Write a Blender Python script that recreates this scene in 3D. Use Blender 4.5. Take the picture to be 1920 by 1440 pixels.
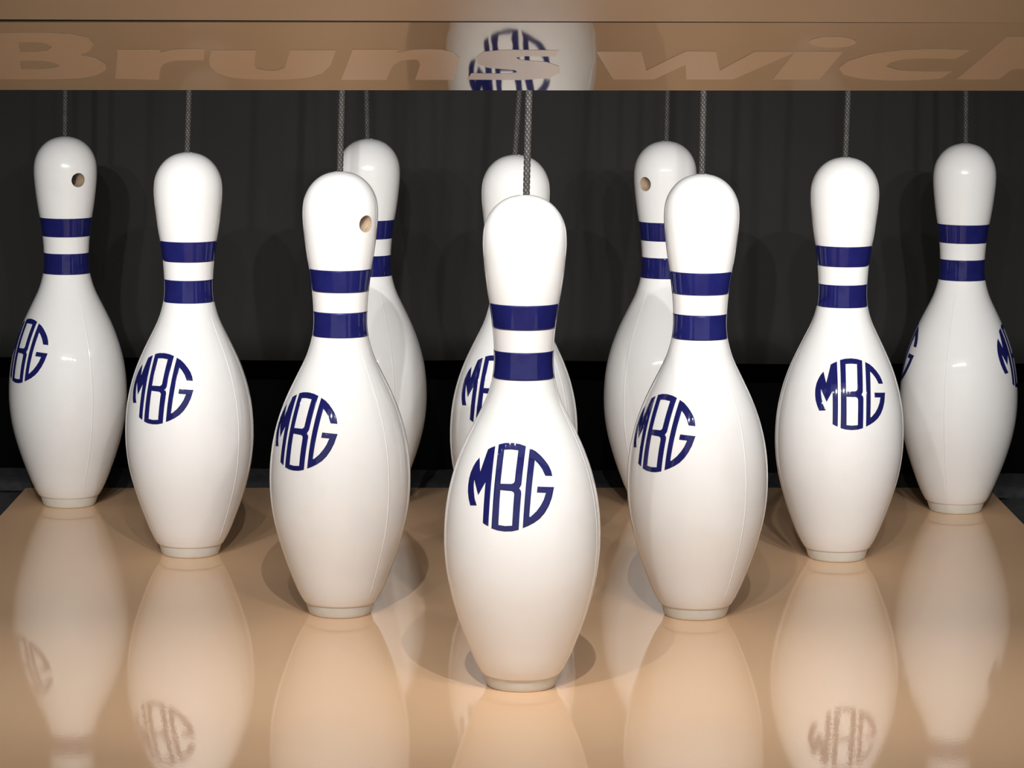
import bpy, bmesh, math, random
from mathutils import Vector, Matrix, Euler
from mathutils.geometry import delaunay_2d_cdt

for ob in list(bpy.data.objects):
    bpy.data.objects.remove(ob, do_unlink=True)
SC = bpy.context.scene
COL = SC.collection
I = 0.0254                                   # the place is measured in inches, built in metres

# ------------------------------------------------------------------ camera
F_PX = 5612.8
CAM_POS = Vector((-1.0499, -89.565, 21.342)) * I
YAW, PITCH, ROLL = 0.00806, 0.13385, 0.00795
fw = Vector((math.sin(YAW) * math.cos(PITCH), math.cos(YAW) * math.cos(PITCH), -math.sin(PITCH)))
rt = fw.cross(Vector((0, 0, 1))).normalized()
up = rt.cross(fw)
r2 = rt * math.cos(ROLL) + up * math.sin(ROLL)
u2 = -rt * math.sin(ROLL) + up * math.cos(ROLL)
cd = bpy.data.cameras.new('camera')
cd.sensor_fit = 'HORIZONTAL'
cd.sensor_width = 36.0
cd.lens = F_PX / 1920.0 * 36.0
cd.clip_start = 0.05
cam = bpy.data.objects.new('camera', cd)
COL.objects.link(cam)
m = Matrix((r2, u2, -fw)).transposed().to_4x4()
m.translation = CAM_POS
cam.matrix_world = m
SC.camera = cam

# ------------------------------------------------------------------ world (the dim hall in front of the lane) and exposure
W = bpy.data.worlds.new('hall')
SC.world = W
W.use_nodes = True
W.node_tree.nodes['Background'].inputs[0].default_value = (1.0, 0.98, 0.96, 1)
W.node_tree.nodes['Background'].inputs[1].default_value = 0.85
VS = SC.view_settings
VS.view_transform = 'Standard'
VS.look = 'None'
VS.gamma = 1.0
VS.use_curve_mapping = False
VS.exposure = -0.42
# the light bar behind the masking panel: x of each diode and its share ahead and below; each throws a tall narrow fan, given as watts, angle, tilt below level
LED_Y, LED_Z = -16.4, 23.0
LED_X = [(-20.0, 1.0, 0), (-16.8, 1.5, 1.6), (-13.2, 0.95, 0), (-9.4, 0.5, 0.9), (-5.3, 1.3, 1.9), (-1.5, 0.2, 0), (2.2, 1.15, 1.6),
         (5.3, 0.6, 0.6), (8.4, 0.9, 1.2), (12.2, 1.05, 0), (16.2, 1.4, 1.7), (20.0, 1.0, 0)]
LED_FAN = [(0.38, 50.0, 16.5), (0.19, 60.0, 45.0), (0.105, 80.0, 74.0)]

# ------------------------------------------------------------------ helpers
def mat(name, color, rough=0.5, metal=0.0, ior=1.5, coat=0.0):
    mt = bpy.data.materials.new(name)
    mt.use_nodes = True
    b = mt.node_tree.nodes['Principled BSDF']
    b.inputs['Base Color'].default_value = (*color, 1)
    b.inputs['Roughness'].default_value = rough
    b.inputs['Metallic'].default_value = metal
    b.inputs['IOR'].default_value = ior
    b.inputs['Coat Weight'].default_value = coat
    b.inputs['Coat Roughness'].default_value = 0.03
    return mt

def nodes(mt):
    nt = mt.node_tree
    return nt, nt.nodes['Principled BSDF'], nt.nodes.new, nt.links.new

def noise(mt, scale, detail=3.0, stretch=(1, 1, 1), rough=0.5):
    nt, b, new, link = nodes(mt)
    tc = new('ShaderNodeTexCoord')
    mp = new('ShaderNodeMapping')
    mp.inputs['Scale'].default_value = stretch
    link(tc.outputs['Object'], mp.inputs[0])
    n = new('ShaderNodeTexNoise')
    n.inputs['Scale'].default_value = scale
    n.inputs['Detail'].default_value = detail
    n.inputs['Roughness'].default_value = rough
    link(mp.outputs[0], n.inputs['Vector'])
    return n

def ramp(mt, src, stops):
    nt, b, new, link = nodes(mt)
    r = new('ShaderNodeValToRGB')
    while len(r.color_ramp.elements) < len(stops):
        r.color_ramp.elements.new(0.5)
    for e, (p, c) in zip(r.color_ramp.elements, stops):
        e.position = p
        e.color = (*c, 1)
    link(src, r.inputs[0])
    return r

def bump(mt, src, strength, dist):
    nt, b, new, link = nodes(mt)
    bp = new('ShaderNodeBump')
    bp.inputs['Strength'].default_value = strength
    bp.inputs['Distance'].default_value = dist
    link(src, bp.inputs['Height'])
    link(bp.outputs[0], b.inputs['Normal'])
    return bp

def obj(name, me, mt=None, parent=None, smooth=False):
    if isinstance(me, bmesh.types.BMesh):
        bm, me = me, bpy.data.meshes.new(name)
        bm.normal_update()
        bm.to_mesh(me)
        bm.free()
    o = bpy.data.objects.new(name, me)
    COL.objects.link(o)
    for q in (mt if isinstance(mt, (list, tuple)) else [mt]):
        if q is not None:
            me.materials.append(q)
    if smooth:
        me.polygons.foreach_set('use_smooth', [True] * len(me.polygons))
    if parent is not None:
        o.parent = parent
    return o

def empty(name, loc=(0, 0, 0), rz=0.0):
    o = bpy.data.objects.new(name, None)
    o.empty_display_size = 0.02
    COL.objects.link(o)
    o.location = loc
    o.rotation_euler = (0, 0, rz)
    return o

def tag(o, label, cat, group=None):
    o['label'] = label
    o['category'] = cat
    if group:
        o['group'] = group
    return o

def box(bm, x0, x1, y0, y1, z0, z1, bev=0.0):
    r = bmesh.ops.create_cube(bm, size=1.0)
    for v in r['verts']:
        v.co = Vector(((x0 + x1) / 2 + v.co.x * (x1 - x0), (y0 + y1) / 2 + v.co.y * (y1 - y0), (z0 + z1) / 2 + v.co.z * (z1 - z0))) * I
    if bev:
        es = list({e for v in r['verts'] for e in v.link_edges})
        bmesh.ops.bevel(bm, geom=es, offset=bev * I, segments=2, affect='EDGES')
    return bm

def inside(pt, poly):
    x, y = pt
    c = False
    n = len(poly)
    for i in range(n):
        x1, y1 = poly[i]
        x2, y2 = poly[(i + 1) % n]
        if (y1 > y) != (y2 > y) and x < (x2 - x1) * (y - y1) / (y2 - y1) + x1:
            c = not c
    return c

def fill(outer, holes, step):
    """triangulate a flat outline with holes, with an even grid of points inside"""
    pts, edges = [], []
    def ring(poly):
        dense = []
        for i in range(len(poly)):
            a, b = Vector(poly[i]), Vector(poly[(i + 1) % len(poly)])
            k = max(1, int((b - a).length / step))
            dense += [tuple(a.lerp(b, j / k)) for j in range(k)]
        s = len(pts)
        pts.extend(dense)
        edges.extend((s + i, s + (i + 1) % len(dense)) for i in range(len(dense)))
    for poly in [outer] + holes:
        ring(poly)
    xs = [q[0] for q in outer]
    ys = [q[1] for q in outer]
    def ok(q):
        return inside(q, outer) and not any(inside(q, h) for h in holes)
    x = min(xs) + step / 2
    while x < max(xs):
        y = min(ys) + step / 2
        while y < max(ys):
            if ok((x, y)):
                pts.append((x, y))
            y += step
        x += step
    vs, es, fs, _, _, _ = delaunay_2d_cdt([Vector(q) for q in pts], edges, [], 0, 1e-5)
    out = []
    for f in fs:
        c = sum((vs[i] for i in f), Vector((0, 0))) / len(f)
        if ok((c.x, c.y)):
            a, b, d = (vs[i] for i in f)
            out.append(tuple(f) if (b - a).cross(d - a) > 0 else tuple(reversed(f)))
    return vs, out

MONOGRAM = {
    'M': [(-0.502, 7.62), (-0.551, 5.302), (-0.659, 5.344), (-0.74, 5.389), (-0.721, 6.572), (-0.95, 6.18), (-1.15, 6.616), (-1.153, 6.446), (-1.128, 6.262), (-1.079, 6.067), (-0.985, 5.874), (-1.233, 5.846), (-1.316, 6.025), (-1.373, 6.219), (-1.39, 6.403), (-1.378, 6.613), (-1.33, 6.799), (-1.247, 6.974), (-1.146, 7.124), (-1.03, 7.247), (-0.944, 6.849), (-0.741, 7.508), (-0.627, 7.57)],
    'B': [(-0.39, 7.675), (-0.197, 7.725), (0.023, 7.738), (0.247, 7.712), (0.442, 7.652), (0.402, 6.565), (0.381, 6.513), (0.345, 6.453), (0.401, 6.388), (0.415, 6.314), (0.383, 5.247), (0.185, 5.198), (-0.037, 5.184), (-0.255, 5.202), (-0.449, 5.251)],
    'B1': [(-0.196, 7.536), (0.01, 7.552), (0.227, 7.531), (0.197, 6.661), (0.175, 6.609), (0.122, 6.579), (-0.229, 6.569)],
    'B2': [(-0.219, 6.387), (0.121, 6.373), (0.185, 6.34), (0.205, 6.279), (0.185, 5.364), (-0.037, 5.346), (-0.233, 5.367)],
    'G': [(0.562, 7.601), (0.501, 5.297), (0.666, 5.365), (0.839, 5.456), (1.006, 5.574), (1.147, 5.731), (1.261, 5.923), (1.349, 6.154), (1.408, 6.467), (0.884, 6.505), (0.877, 6.333), (1.155, 6.315), (1.098, 6.12), (1.012, 5.954), (0.891, 5.789), (0.721, 5.631), (0.683, 5.636), (0.746, 7.255), (0.867, 7.146), (0.993, 6.995), (1.103, 6.804), (1.331, 6.787), (1.275, 6.943), (1.176, 7.107), (1.044, 7.256), (0.896, 7.397), (0.738, 7.515)],
}
LETTERS = {
    'B': [(-12.164, 4.407), (-10.363, 4.433), (-9.881, 4.334), (-9.572, 4.093), (-9.503, 3.562), (-9.66, 3.086), (-9.902, 2.792), (-9.583, 2.561), (-9.426, 2.136), (-9.46, 1.662), (-9.723, 1.224), (-10.145, 0.98), (-10.744, 0.89), (-12.733, 0.885)],
    'Bh1': [(-11.18, 3.722), (-10.776, 3.743), (-10.543, 3.621), (-10.475, 3.395), (-10.615, 3.125), (-10.883, 3.02), (-11.25, 3.019)],
    'Bh2': [(-11.358, 2.323), (-10.856, 2.345), (-10.587, 2.218), (-10.502, 2.004), (-10.648, 1.788), (-10.951, 1.701), (-11.428, 1.699)],
    'r': [(-8.996, 3.192), (-8.03, 3.195), (-8.059, 2.986), (-7.765, 3.195), (-7.443, 3.259), (-7.033, 3.26), (-7.114, 2.399), (-7.465, 2.398), (-7.853, 2.354), (-8.085, 2.097), (-8.204, 1.708), (-8.323, 0.852), (-9.334, 0.961)],
    'u': [(-6.885, 3.156), (-5.861, 3.159), (-5.99, 2.06), (-5.949, 1.758), (-5.735, 1.607), (-5.475, 1.629), (-5.299, 1.846), (-5.083, 3.162), (-4.041, 3.165), (-4.228, 2.0), (-4.454, 1.392), (-4.8, 1.039), (-5.331, 0.883), (-5.984, 0.881), (-6.56, 1.012), (-6.887, 1.364), (-7.014, 1.885), (-7.003, 2.42)],
    'n': [(-3.659, 3.207), (-2.617, 3.21), (-2.655, 2.981), (-2.333, 3.19), (-2.016, 3.254), (-1.637, 3.213), (-1.375, 3.005), (-1.239, 2.585), (-1.271, 2.009), (-1.375, 0.871), (-2.296, 0.869), (-2.15, 2.071), (-2.194, 2.391), (-2.288, 2.476), (-2.578, 2.39), (-2.782, 2.004), (-2.981, 0.867), (-4.04, 0.864)],
    's': [(1.032, 3.169), (-0.219, 3.206), (-0.705, 3.044), (-0.853, 2.64), (-0.818, 2.109), (-0.584, 1.82), (0.036, 1.655), (0.099, 1.488), (-0.087, 1.361), (-0.971, 1.401), (-1.074, 0.893), (0.23, 0.854), (0.855, 1.026), (1.095, 1.449), (1.059, 1.949), (0.769, 2.278), (0.152, 2.44), (0.065, 2.602), (0.211, 2.724), (0.969, 2.686)],
    'w': [(1.884, 3.082), (2.913, 3.085), (3.101, 1.629), (3.715, 2.734), (3.941, 3.111), (4.617, 3.09), (4.811, 1.634), (5.504, 3.092), (6.462, 3.095), (5.179, 0.921), (4.081, 0.918), (3.986, 2.067), (3.313, 0.915), (2.362, 0.913)],
    'i': [(6.427, 3.095), (7.527, 3.098), (7.207, 0.926), (6.109, 0.923)],
    'idot': [(7.735, 3.793), (7.722, 3.659), (7.652, 3.539), (7.533, 3.445), (7.378, 3.39), (7.203, 3.378), (7.028, 3.411), (6.872, 3.486), (6.752, 3.593), (6.681, 3.722), (6.667, 3.858), (6.71, 3.986), (6.807, 4.093), (6.945, 4.167), (7.111, 4.2), (7.287, 4.19), (7.453, 4.136), (7.593, 4.045), (7.69, 3.927)],
    'c': [(10.42, 3.223), (9.63, 3.291), (8.928, 3.242), (8.187, 2.936), (7.717, 2.39), (7.565, 1.836), (7.735, 1.299), (8.211, 0.979), (8.89, 0.831), (9.473, 0.858), (10.041, 0.984), (10.241, 1.6), (9.591, 1.574), (8.997, 1.67), (8.655, 1.96), (8.701, 2.273), (8.959, 2.488), (9.376, 2.585), (10.17, 2.539)],
    'k': [(11.072, 4.191), (12.087, 4.194), (11.878, 2.805), (12.868, 3.043), (13.863, 3.046), (12.82, 2.164), (13.711, 0.944), (12.539, 0.941), (11.848, 1.751), (11.594, 1.75), (11.44, 0.938), (10.429, 0.935)],
}

# ------------------------------------------------------------------ materials
M_DECK = mat('lane_laminate', (0.60, 0.40, 0.25), 0.04, ior=1.42)
n1 = noise(M_DECK, 6.0, 4.0, (1.0, 0.09, 1.0))
nt, b, new, link = nodes(M_DECK)
rr = ramp(M_DECK, n1.outputs['Fac'], [(0.3, (0.79, 0.505, 0.30)), (0.7, (0.84, 0.55, 0.335))])
link(rr.outputs[0], b.inputs['Base Color'])
n2 = noise(M_DECK, 420.0, 2.0, (1, 0.5, 1))
bump(M_DECK, n2.outputs['Fac'], 0.012, 0.002)

M_PIN = mat('pin_white_enamel', (0.82, 0.81, 0.79), 0.03)
ns = noise(M_PIN, 30.0, 3.0)
nt, b, new, link = nodes(M_PIN)
rs = ramp(M_PIN, ns.outputs['Fac'], [(0.25, (0.80, 0.79, 0.775)), (0.45, (0.82, 0.815, 0.805)), (1.0, (0.82, 0.815, 0.805))])
link(rs.outputs[0], b.inputs['Base Color'])
M_WOOD = mat('bored_maple', (0.52, 0.38, 0.26), 0.7)
nw = noise(M_WOOD, 300.0, 3.0, (1, 1, 0.2))
nt, b, new, link = nodes(M_WOOD)
link(ramp(M_WOOD, nw.outputs['Fac'], [(0.3, (0.42, 0.30, 0.20)), (0.7, (0.60, 0.46, 0.33))]).outputs[0], b.inputs['Base Color'])
M_BLUE = mat('navy_vinyl', (0.012, 0.014, 0.125), 0.05)
nb = noise(M_BLUE, 90.0, 3.0)
nt, b, new, link = nodes(M_BLUE)
link(ramp(M_BLUE, nb.outputs['Fac'], [(0.3, (0.010, 0.011, 0.088)), (0.7, (0.013, 0.015, 0.112))]).outputs[0], b.inputs['Base Color'])
M_RING = mat('nylon_base', (0.60, 0.60, 0.54), 0.35)
nr = noise(M_RING, 120.0, 3.0)
nt, b, new, link = nodes(M_RING)
link(ramp(M_RING, nr.outputs['Fac'], [(0.3, (0.60, 0.595, 0.545)), (0.7, (0.64, 0.635, 0.585))]).outputs[0], b.inputs['Base Color'])
M_CORD = mat('cord_dark_braid', (0.024, 0.022, 0.020), 0.75)
M_FLECK = mat('cord_light_braid', (0.105, 0.098, 0.09), 0.65)
for q in (M_CORD, M_FLECK):
    bump(q, noise(q, 3000.0, 2.0).outputs['Fac'], 0.3, 0.0003)
M_CURTAIN = mat('black_woven_cloth', (0.018, 0.017, 0.016), 0.85)
nt, b, new, link = nodes(M_CURTAIN)
nc = noise(M_CURTAIN, 7.0, 5.0, (1, 1, 0.5))
link(ramp(M_CURTAIN, nc.outputs['Fac'], [(0.3, (0.0115, 0.0115, 0.0108)), (0.75, (0.019, 0.0187, 0.0176))]).outputs[0], b.inputs['Base Color'])
tc = new('ShaderNodeTexCoord')
w1 = new('ShaderNodeTexWave')
w1.wave_type, w1.bands_direction = 'BANDS', 'DIAGONAL'
w1.inputs['Scale'].default_value = 160.0
link(tc.outputs['Object'], w1.inputs['Vector'])
bump(M_CURTAIN, w1.outputs['Fac'], 0.25, 0.0006)
M_PIT = mat('black_rubber', (0.0018, 0.0016, 0.0016), 0.9, ior=1.15)
bump(M_PIT, noise(M_PIT, 60.0, 3.0).outputs['Fac'], 0.2, 0.002)
M_MAT = mat('charcoal_felt', (0.028, 0.027, 0.028), 0.95)
nt, b, new, link = nodes(M_MAT)
nm = noise(M_MAT, 90.0, 6.0, rough=0.7)
link(ramp(M_MAT, nm.outputs['Fac'], [(0.3, (0.02, 0.0195, 0.0205)), (0.75, (0.05, 0.048, 0.05))]).outputs[0], b.inputs['Base Color'])
bump(M_MAT, nm.outputs['Fac'], 0.6, 0.003)
M_DARK = mat('dark_grey_paint', (0.02, 0.02, 0.02), 0.6)
bump(M_DARK, noise(M_DARK, 80.0, 2.0).outputs['Fac'], 0.1, 0.001)
M_PANEL = mat('mirror_gloss_panel', (0.27, 0.235, 0.20), 0.035, metal=1.0)
bump(M_PANEL, noise(M_PANEL, 26.0, 2.0, (1.6, 0.5, 0.5)).outputs['Fac'], 0.05, 0.002)
M_UPPER = mat('satin_metal_panel', (0.32, 0.29, 0.262), 0.24, metal=1.0)
bump(M_UPPER, noise(M_UPPER, 600.0, 2.0, (0.2, 1, 1)).outputs['Fac'], 0.03, 0.0004)
M_LETTER = mat('frosted_lettering', (0.42, 0.35, 0.29), 0.22, metal=0.85)
bump(M_LETTER, noise(M_LETTER, 500.0, 2.0).outputs['Fac'], 0.03, 0.0004)
M_ALU = mat('light_bar_aluminium', (0.3, 0.3, 0.3), 0.45, metal=1.0)
bump(M_ALU, noise(M_ALU, 400.0, 2.0).outputs['Fac'], 0.05, 0.0004)
M_LED = mat('lit_diode', (1, 1, 1), 0.3)
nt, b, new, link = nodes(M_LED)
b.inputs['Emission Color'].default_value = (1, 0.97, 0.93, 1)
b.inputs['Emission Strength'].default_value = 40.0

# ------------------------------------------------------------------ the setting
def prism(poly, z0, z1, bev=0.0):
    bm = bmesh.new()
    lo = [bm.verts.new((x * I, y * I, z0 * I)) for x, y in poly]
    hi = [bm.verts.new((x * I, y * I, z1 * I)) for x, y in poly]
    bm.faces.new(hi)
    bm.faces.new(list(reversed(lo)))
    k = len(poly)
    for i in range(k):
        bm.faces.new((lo[i], lo[(i + 1) % k], hi[(i + 1) % k], hi[i]))
    if bev:
        bmesh.ops.bevel(bm, geom=list(bm.edges), offset=bev * I, segments=2, affect='EDGES')
    bmesh.ops.recalc_face_normals(bm, faces=bm.faces)
    return bm

fl = obj('floor', prism([(-20.5, -130), (20.42, -130), (20.42, 36.75), (-20.55, 35.1)], -1.6, 0, 0.05), M_DECK)
fl['kind'] = 'structure'
fl['label'] = 'glossy tan bowling lane deck under the pins'

def struct(name, bm, mt):
    o = obj(name, bm, mt)
    o['kind'] = 'structure'
    return o

struct('wall_back', box(bmesh.new(), -34, 34, 47, 48, -5, 34), M_PIT)
struct('wall_left', box(bmesh.new(), -34, -33, -26, 47, -5, 34), M_DARK)
struct('wall_right', box(bmesh.new(), 33, 34, -26, 47, -5, 34), M_DARK)
struct('ceiling', box(bmesh.new(), -33, 33, -26, 47, 33, 34), M_DARK)
struct('floor_pit', box(bmesh.new(), -33, 33, -26, 47, -5, -4), M_PIT)

# felt mats round the deck: one behind it, one in each gutter
def felt(name, x0, x1, y0, y1, z, seed, label):
    random.seed(seed)
    nx, ny = max(6, int((x1 - x0) / 0.8)), max(6, int((y1 - y0) / 0.8))
    bm = bmesh.new()
    def sheet(zz, amp):
        g = []
        for j in range(ny + 1):
            for i in range(nx + 1):
                ex = min(i, nx - i) == 0 or min(j, ny - j) == 0
                h = zz + amp * (random.random() - 0.5) - (0.12 if ex and amp else 0)
                g.append(bm.verts.new(((x0 + (x1 - x0) * i / nx) * I, (y0 + (y1 - y0) * j / ny) * I, h * I)))
        return g
    t = sheet(z, 0.10)
    lo = sheet(z - 0.9, 0.0)
    ix = lambda i, j: j * (nx + 1) + i
    for j in range(ny):
        for i in range(nx):
            bm.faces.new((t[ix(i, j)], t[ix(i + 1, j)], t[ix(i + 1, j + 1)], t[ix(i, j + 1)]))
            bm.faces.new((lo[ix(i, j + 1)], lo[ix(i + 1, j + 1)], lo[ix(i + 1, j)], lo[ix(i, j)]))
    rim = [(i, 0) for i in range(nx)] + [(nx, j) for j in range(ny)] + [(nx - i, ny) for i in range(nx)] + [(0, ny - j) for j in range(ny)]
    for q in range(len(rim)):
        a, b2 = rim[q], rim[(q + 1) % len(rim)]
        bm.faces.new((lo[ix(*a)], lo[ix(*b2)], t[ix(*b2)], t[ix(*a)]))
    o = obj(name, bm, M_MAT, smooth=True)
    return tag(o, label, 'mat', 'charcoal felt mats around the deck')

felt('felt_mat', -32.5, 32.5, 36.9, 41.4, -0.05, 1, 'charcoal felt mat strip behind the back edge of the tan deck')
felt('felt_mat', -32.5, -20.75, -24, 36.8, -0.35, 2, 'charcoal felt mat beside the left edge of the tan deck')
felt('felt_mat', 20.62, 32.5, -24, 36.8, -0.35, 3, 'charcoal felt mat beside the right edge of the tan deck')

# the curtain behind the pins
def curtain():
    random.seed(7)
    nx, nz = 240, 20
    ph = [(random.uniform(0.25, 1.1), random.uniform(0, 6.28), random.uniform(0.02, 0.07)) for _ in range(7)]
    bm = bmesh.new()
    front, back = [], []
    for j in range(nz + 1):
        z = 4.62 + (32.4 - 4.62) * j / nz
        for i in range(nx + 1):
            x = -32 + 64 * i / nx
            d = sum(a * math.sin(k * x + p + 0.02 * z) for k, p, a in ph) * (0.55 + 0.45 * j / nz)
            sag = 0.05 * math.sin(0.31 * x + 1.2)
            zz = (z + (sag if j == 0 else 0)) * I
            front.append(bm.verts.new((x * I, (42.2 + d) * I, zz)))
            back.append(bm.verts.new((x * I, (42.32 + d) * I, zz)))
    ix = lambda i, j: j * (nx + 1) + i
    for j in range(nz):
        for i in range(nx):
            bm.faces.new((front[ix(i, j)], front[ix(i + 1, j)], front[ix(i + 1, j + 1)], front[ix(i, j + 1)]))
            bm.faces.new((back[ix(i, j + 1)], back[ix(i + 1, j + 1)], back[ix(i + 1, j)], back[ix(i, j)]))
    for i in range(nx):
        bm.faces.new((back[ix(i, 0)], back[ix(i + 1, 0)], front[ix(i + 1, 0)], front[ix(i, 0)]))
        bm.faces.new((front[ix(i, nz)], front[ix(i + 1, nz)], back[ix(i + 1, nz)], back[ix(i, nz)]))
    for j in range(nz):
        bm.faces.new((front[ix(0, j)], front[ix(0, j + 1)], back[ix(0, j + 1)], back[ix(0, j)]))
        bm.faces.new((back[ix(nx, j)], back[ix(nx, j + 1)], front[ix(nx, j + 1)], front[ix(nx, j)]))
    root = empty('pit_curtain', (0, 42.26 * I, 4.6 * I))
    tag(root, 'black woven cloth curtain hanging behind the bowling pins', 'curtain')
    c = obj('cloth', bm, M_CURTAIN, root, smooth=True)
    c.location = (0, -42.26 * I, -4.6 * I)
    rail = obj('rail', box(bmesh.new(), -32.8, 32.8, 41.9, 42.7, 32.3, 33, 0.1), M_DARK, root)
    rail.location = c.location
curtain()

# ------------------------------------------------------------------ masking panel over the lane
O0 = Vector((-0.51387, -18.0, 18.75523))
EX = Vector((0.9999766, 0.0, 0.0068476))
EY = Vector((-0.0022160, -0.9461891, 0.3236067))
EN = -EX.cross(EY)                           # points up and back; the glossy face is the under side
PH = 5.2
def on_panel(s, t, d=0.0, o=O0, ex=EX, ey=EY, en=EN):
    return (o + ex * s + ey * t - en * d) * I

def slab(s0, s1, t0, t1, thick, o=O0, ex=EX, ey=EY, bev=0.02):
    en = -ex.cross(ey)
    bm = bmesh.new()
    g = [bm.verts.new((o + ex * s + ey * t + en * d) * I) for d in (0, thick) for s, t in ((s0, t0), (s1, t0), (s1, t1), (s0, t1))]
    for f in ((3, 2, 1, 0), (4, 5, 6, 7), (0, 1, 5, 4), (1, 2, 6, 5), (2, 3, 7, 6), (3, 0, 4, 7)):
        bm.faces.new([g[i] for i in f])
    bmesh.ops.recalc_face_normals(bm, faces=bm.faces)
    if bev:
        bmesh.ops.bevel(bm, geom=list(bm.edges), offset=bev * I, segments=2, affect='EDGES')
    return bm

mask = empty('masking_panel', tuple(O0 * I))
tag(mask, 'glossy brown masking panel with frosted lettering above the pins', 'panel')
def mpart(name, bm, mt, parent=None, smooth=False):
    o = obj(name, bm, mt, parent or mask, smooth)
    if parent is None:
        o.location = -O0 * I
    return o
lower = mpart('lower_board', slab(-32, 32, 0, PH, 0.35), M_PANEL)
# the upper board starts a seam's width above and is a little steeper
O1 = O0 + EY * (PH + 0.05)
A2 = math.radians(19.6)
EX1 = Vector((0.99999, 0.0, 0.0045)).normalized()
EY1 = Vector((0, -math.cos(A2), math.sin(A2)))
EY1 = (EY1 - EX1 * EY1.dot(EX1)).normalized()
mpart('upper_board', slab(-32, 32, 0, 14, 0.35, O1, EX1, EY1), M_UPPER)
mpart('seam_strip', slab(-32, 32, PH - 0.3, PH + 0.5, 0.12, O0 + EN * 0.36, EX, EY, 0), M_DARK)

def letter(keys, holes=()):
    bm = bmesh.new()
    for k in keys:
        vs, fs = fill(LETTERS[k], [LETTERS[h] for h in holes], 0.6)
        g = [bm.verts.new(on_panel(v.x, v.y, 0.004)) for v in vs]
        h = [bm.verts.new(on_panel(v.x, v.y, -0.004)) for v in vs]
        for f in fs:
            bm.faces.new([g[i] for i in reversed(f)])
            bm.faces.new([h[i] for i in f])
        cnt = {}
        for f in fs:
            for q in range(3):
                e = (f[q], f[(q + 1) % 3])
                cnt[e] = 1
        for a, b2 in cnt:
            if (b2, a) not in cnt:
                bm.faces.new((g[a], g[b2], h[b2], h[a]))
    bmesh.ops.recalc_face_normals(bm, faces=bm.faces)
    mpart('letter', bm, M_LETTER, lower)
letter('B', ('Bh1', 'Bh2'))
for k in ('r', 'u', 'n', 's', 'w'):
    letter(k)
letter(('i', 'idot'))
letter('c')
letter('k')

# ------------------------------------------------------------------ light bar behind the masking panel
bar = empty('light_bar', (0, LED_Y * I, LED_Z * I))
tag(bar, 'slim row of small white lamps hidden behind the masking panel', 'lamp')
hb = obj('housing', box(bmesh.new(), -21, 21, LED_Y - 0.5, LED_Y + 0.5, LED_Z + 0.10, LED_Z + 0.9, 0.08), M_ALU, bar)
hb.location = (0, -LED_Y * I, -LED_Z * I)
for sx in (-1, 1):
    br = obj('bracket', box(bmesh.new(), sx * 18.6 - 0.3, sx * 18.6 + 0.3, LED_Y - 0.3, LED_Y + 0.3, LED_Z + 0.9, 33), M_ALU, bar)
    br.location = hb.location
led_me = None
def diode_lamp(name, size, watts, spread, down):
    ld = bpy.data.lights.new(name, 'AREA')
    ld.shape = 'DISK'
    ld.size = size * I
    ld.energy = watts
    ld.color = (1.0, 0.985, 0.965)
    ld.spread = math.radians(spread)
    return ld, math.radians(90 - down)
for x, ahead, below in LED_X:
    if led_me is None:
        bm = bmesh.new()
        bmesh.ops.create_cone(bm, cap_ends=True, segments=16, radius1=0.13 * I, radius2=0.2 * I, depth=0.1 * I)
        o = obj('diode', bm, M_LED, bar)
        led_me = o.data
    else:
        o = bpy.data.objects.new('diode', led_me)
        COL.objects.link(o)
        o.parent = bar
    o.location = (x * I, 0, 0.06 * I)
    for (watts, spread, down), share in zip(LED_FAN, (ahead, below, below)):
        if not share:
            continue
        ld, tilt = diode_lamp('diode_light', 0.17, watts * share, spread, down)
        lo = bpy.data.objects.new(ld.name, ld)
        COL.objects.link(lo)
        lo.parent = bar
        lo.location = (x * I, 0.03 * I, -0.02 * I)
        lo.rotation_euler = (tilt, 0, 0)

# ------------------------------------------------------------------ bowling pins
PROFILE = [(0.40, 1.17), (0.42, 1.215), (0.455, 1.245), (0.52, 1.285), (0.9, 1.475), (1.52, 1.735), (2.14, 1.95), (2.76, 2.14),
           (3.38, 2.28), (4.0, 2.36), (4.6, 2.385), (5.24, 2.36), (5.85, 2.285), (6.47, 2.145), (7.08, 1.95), (7.70, 1.685),
           (8.31, 1.375), (8.85, 1.12), (9.39, 0.955), (9.77, 0.905), (10.15, 0.893), (10.9, 0.935), (11.66, 1.04),
           (12.09, 1.11), (12.52, 1.172), (13.0, 1.23), (13.37, 1.262), (13.7, 1.268), (14.0, 1.235), (14.25, 1.16), (14.48, 1.035),
           (14.68, 0.865), (14.84, 0.65), (14.94, 0.42), (14.985, 0.22), (15.0, 0.15)]

def catmull(P, sub):
    out = []
    for i in range(len(P) - 1):
        p0, p1, p2, p3 = P[max(i - 1, 0)], P[i], P[i + 1], P[min(i + 2, len(P) - 1)]
        for s in range(sub):
            t = s / sub
            out.append(tuple(0.5 * (2 * b2 + (c - a) * t + (2 * a - 5 * b2 + 4 * c - d) * t * t + (3 * b2 - a - 3 * c + d) * t ** 3)
                             for a, b2, c, d in zip(p0, p1, p2, p3)))
    out.append(P[-1])
    return out

def smooth_profile():
    P = PROFILE
    lower = list(P[:4])
    # even resample of the long curve, then a light smoothing so the gloss runs clean
    long = catmull(P[3:], 6)
    for _ in range(14):
        q = long[:]
        for i in range(2, len(long) - 2):
            q[i] = (long[i][0], 0.5 * long[i][1] + 0.25 * (long[i - 1][1] + long[i + 1][1]))
        long = q
    return lower[:3] + long
PROF = smooth_profile()

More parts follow.
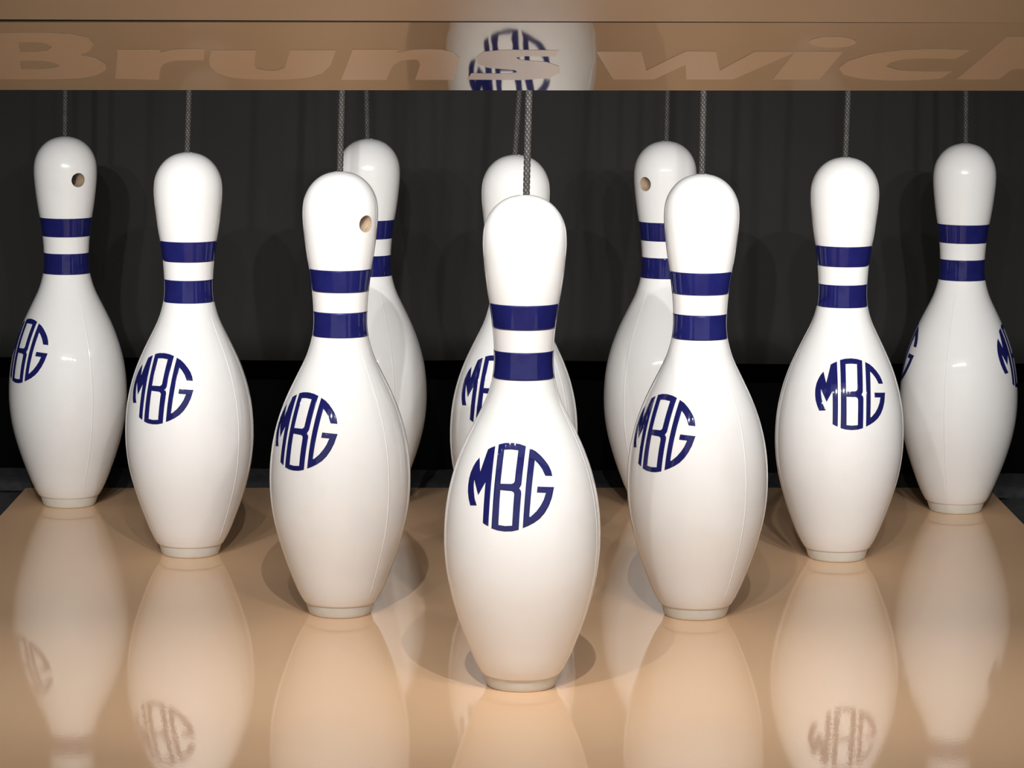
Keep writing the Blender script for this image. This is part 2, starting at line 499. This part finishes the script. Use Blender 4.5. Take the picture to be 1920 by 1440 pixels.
def radius(z):
    for (z0, r0), (z1, r1) in zip(PROF, PROF[1:]):
        if z0 <= z <= z1 and z1 > z0:
            return r0 + (r1 - r0) * (z - z0) / (z1 - z0)
    return PROF[-1][1]

# directions round the pin, closer together at the two mould seams
ANG = [2 * math.pi * i / 144 for i in range(144)]
SEAMS = (math.radians(83), math.radians(263))
for s in SEAMS:
    ANG = [a for a in ANG if abs(a - s) > math.radians(1.6)]
    ANG += [s + math.radians(d) for d in (-1.4, -0.9, -0.62, -0.4, -0.2, 0, 0.2, 0.4, 0.62, 0.9, 1.4)]
ANG.sort()

def seam_lift(a, z):
    if not 0.5 < z < 9.3:
        return 0.0
    d = min(abs(a - s) for s in SEAMS)
    k = math.degrees(d)
    return 0.013 * math.exp(-(k / 0.42) ** 2) * min(1, (z - 0.5) * 2, (9.3 - z) * 1.5)

def spot(a, z, lift=0.0):
    r = radius(z) + lift
    return Vector((math.sin(a) * r, -math.cos(a) * r, z)) * I

def lathe(profile, angs, seam=False, closed=True):
    bm = bmesh.new()
    rows = []
    for z, r in profile:
        rows.append([bm.verts.new(Vector((math.sin(a) * (r + (seam_lift(a, z) if seam else 0)), -math.cos(a) * (r + (seam_lift(a, z) if seam else 0)), z)) * I) for a in angs])
    k = len(angs)
    for lo_, hi_ in zip(rows, rows[1:]):
        for i in range(k):
            bm.faces.new((lo_[i], lo_[(i + 1) % k], hi_[(i + 1) % k], hi_[i]))
    if closed:
        bm.faces.new(list(reversed(rows[0])))
        bm.faces.new(rows[-1])
    return bm

HOLE_A, HOLE_Z, HOLE_R = math.radians(83), 13.32, 0.285
def pin_body():
    prof = [(0.30, 1.0)] + PROF + [(14.97, 0.125), (14.6, 0.12)]
    o = obj('body', lathe(prof, ANG, True), [M_PIN, M_WOOD])
    bm = bmesh.new()
    bmesh.ops.create_cone(bm, cap_ends=True, segments=40, radius1=HOLE_R * I, radius2=HOLE_R * I, depth=2.0 * I)
    d = Vector((math.sin(HOLE_A), -math.cos(HOLE_A), 0))
    rot = d.to_track_quat('Z', 'Y').to_matrix().to_4x4()
    bmesh.ops.transform(bm, matrix=Matrix.Translation((d * 1.05 + Vector((0, 0, HOLE_Z))) * I) @ rot, verts=bm.verts)
    cut = obj('cutter', bm, [M_PIN, M_WOOD])
    for p in cut.data.polygons:
        p.material_index = 1
    md = o.modifiers.new('bore', 'BOOLEAN')
    md.operation, md.solver, md.object = 'DIFFERENCE', 'EXACT', cut
    dg = bpy.context.evaluated_depsgraph_get()
    me = bpy.data.meshes.new_from_object(o.evaluated_get(dg))
    bpy.data.objects.remove(cut, do_unlink=True)
    old = o.data
    o.modifiers.clear()
    o.data = me
    bpy.data.meshes.remove(old)
    me.name = 'body'
    me.polygons.foreach_set('use_smooth', [True] * len(me.polygons))
    me.set_sharp_from_angle(angle=math.radians(42))
    return o

def band(z0, z1):
    k = 14
    pr = [(z0, radius(z0) - 0.004)] + [(z0 + (z1 - z0) * i / k, radius(z0 + (z1 - z0) * i / k) + 0.006) for i in range(k + 1)] + [(z1, radius(z1) - 0.004)]
    return lathe(pr, [2 * math.pi * i / 128 for i in range(128)], closed=False)

def monogram(turn):
    bm = bmesh.new()
    for out, hol in (('M', ()), ('B', ('B1', 'B2')), ('G', ())):
        vs, fs = fill(MONOGRAM[out], [MONOGRAM[h] for h in hol], 0.045)
        g = [bm.verts.new(spot(turn + v.x / radius(v.y), v.y, 0.007)) for v in vs]
        lo_ = [bm.verts.new(spot(turn + v.x / radius(v.y), v.y, -0.004)) for v in vs]
        es = set()
        for f in fs:
            bm.faces.new([g[i] for i in f])
            for q in range(3):
                es.add((f[q], f[(q + 1) % 3]))
        for a, b2 in es:
            if (b2, a) not in es:
                bm.faces.new((lo_[a], lo_[b2], g[b2], g[a]))
    return bm

def ring():
    pr = [(0.0, 0.93), (0.0, 1.0), (0.012, 1.03), (0.04, 1.05), (0.12, 1.085), (0.38, 1.165), (0.41, 1.17), (0.41, 0.9)]
    return lathe(pr, [2 * math.pi * i / 96 for i in range(96)])

def knot():
    bm = bmesh.new()
    n_, k_ = 60, 8
    d = Vector((math.sin(HOLE_A), -math.cos(HOLE_A), 0))
    s = Vector((0, 0, 1)).cross(d)
    c0 = d * 0.62 + Vector((0, 0, HOLE_Z - 0.02))
    rows = []
    path = []
    for i in range(n_):
        t = 2 * math.pi * i / n_
        path.append(c0 + s * (0.075 * (math.sin(t) + 2 * math.sin(2 * t)) / 1.7) + Vector((0, 0, 0.075 * (math.cos(t) - 2 * math.cos(2 * t)) / 1.7)) - d * 0.06 * math.sin(3 * t))
    for i in range(n_):
        tg = (path[(i + 1) % n_] - path[i - 1]).normalized()
        a1 = tg.cross(d).normalized()
        a2 = tg.cross(a1)
        rows.append([bm.verts.new((path[i] + (a1 * math.cos(q * 2 * math.pi / k_) + a2 * math.sin(q * 2 * math.pi / k_)) * 0.065) * I) for q in range(k_)])
    for i in range(n_):
        for q in range(k_):
            bm.faces.new((rows[i][q], rows[i][(q + 1) % k_], rows[(i + 1) % n_][(q + 1) % k_], rows[(i + 1) % n_][q]))
    bmesh.ops.recalc_face_normals(bm, faces=bm.faces)
    return bm

PINS = [  # x, y, turn in degrees (which way a monogram faces), label
    (0.02, -0.01, 167.4, 'white bowling pin at the very front of the triangle, nearest of all'),
    (-6.03, 10.38, -37.0, 'white bowling pin in second row left, round hole high on its head'),
    (6.06, 10.41, 136.0, 'white bowling pin in second row, just right of the front pin'),
    (-12.15, 20.78, 152.0, 'white bowling pin second from the left edge, whole monogram showing'),
    (-0.08, 20.78, 154.0, 'white bowling pin directly behind the front pin, monogram half hidden'),
    (12.07, 20.81, 5.1, 'white bowling pin second from the right edge, monogram facing straight ahead'),
    (-18.13, 31.17, -51.0, 'leftmost white bowling pin at the back corner, hole in its head'),
    (-5.92, 31.18, 125.0, 'back row white bowling pin partly hidden behind the second row left pin'),
    (6.04, 31.18, -126.5, 'back row white bowling pin with bored hole, overlapped by second row right pin'),
    (18.13, 31.17, 75.0, 'rightmost white bowling pin, monograms only on its two side edges'),
]
proto_parts = [pin_body()]
proto_parts.append(obj('base_ring', ring(), M_RING, smooth=True))
proto_parts.append(obj('neck_band', band(11.01, 11.765), M_BLUE, smooth=True))
proto_parts.append(obj('neck_band', band(9.50, 10.335), M_BLUE, smooth=True))
proto_parts.append(obj('monogram', monogram(0.0), M_BLUE, smooth=True))
proto_parts.append(obj('monogram', monogram(math.pi), M_BLUE, smooth=True))
proto_parts.append(obj('knot', knot(), M_CORD, smooth=True))
proto_parts[1].data.set_sharp_from_angle(angle=math.radians(50))
proto_parts[1]['label'] = 'off-white nylon base ring'
proto_parts[2]['label'] = 'upper navy neck stripe'
proto_parts[3]['label'] = 'lower navy neck stripe'
for q in (4, 5):
    proto_parts[q]['label'] = 'navy round MBG monogram'
proto_parts[6]['label'] = 'dark cord knot inside the head hole'
for i, (x, y, turn, label) in enumerate(PINS):
    root = empty('bowling_pin', (x * I, y * I, 0), math.radians(turn))
    tag(root, label, 'bowling pin', 'ten bowling pins standing on the deck')
    for p in proto_parts:
        c = p if i == 0 else p.copy()
        if i:
            COL.objects.link(c)
        c.parent = root

# ------------------------------------------------------------------ pull cords
def cord_mesh():
    R0, L = 0.098, 18.3
    ka, dz = 40, 0.02
    nz = int(L / dz)
    bm = bmesh.new()
    rows, flags = [], []
    pitch = 0.165
    for j in range(nz + 1):
        z = j * dz
        row = []
        fl_ = []
        for i in range(ka):
            a = 2 * math.pi * i / ka
            p1 = 5 * a + 2 * math.pi * z / pitch
            p2 = 5 * a - 2 * math.pi * z / pitch + 0.35 * z
            h = max(math.cos(p1), math.cos(p2))
            r = R0 + 0.009 * h
            row.append(bm.verts.new(Vector((math.cos(a) * r, math.sin(a) * r, z)) * I))
            fl_.append(math.cos(p1) > 0.25 and math.cos(p2) > -0.2)
        rows.append(row)
        flags.append(fl_)
    for j in range(nz):
        for i in range(ka):
            f = bm.faces.new((rows[j][i], rows[j][(i + 1) % ka], rows[j + 1][(i + 1) % ka], rows[j + 1][i]))
            f.material_index = 1 if flags[j][i] else 0
            f.smooth = True
    return bm

CORDS = [  # offset at the pin top, lean (x per z), where it hangs
    (0.03, 0.018, 'front pin'), (-0.015, 0.026, 'second row left pin'), (-0.02, 0.005, 'second row pin right of the front pin'),
    (-0.03, 0.036, 'pin second from the left edge'), (-0.05, 0.06, 'pin hidden directly behind the front pin'), (-0.01, 0.018, 'pin second from the right edge'),
    (-0.01, 0.022, 'leftmost pin at the back corner'), (-0.05, -0.018, 'back row pin behind the second row left pin'),
    (0.02, 0.008, 'back row pin behind the second row right pin'), (0.01, -0.022, 'rightmost pin at the back corner')]
cm = None
for (x, y, turn, lb), (ox, lean, where) in zip(PINS, CORDS):
    if cm is None:
        o = obj('pull_cord', cord_mesh(), [M_CORD, M_FLECK])
        cm = o.data
    else:
        o = bpy.data.objects.new('pull_cord', cm)
        COL.objects.link(o)
    o.location = ((x + ox) * I, y * I, 14.72 * I)
    o.rotation_euler = (0, math.atan(lean), math.radians(0))
    tag(o, 'grey braided pull cord rising from the ' + where, 'cord', 'pull cords on the bowling pins')
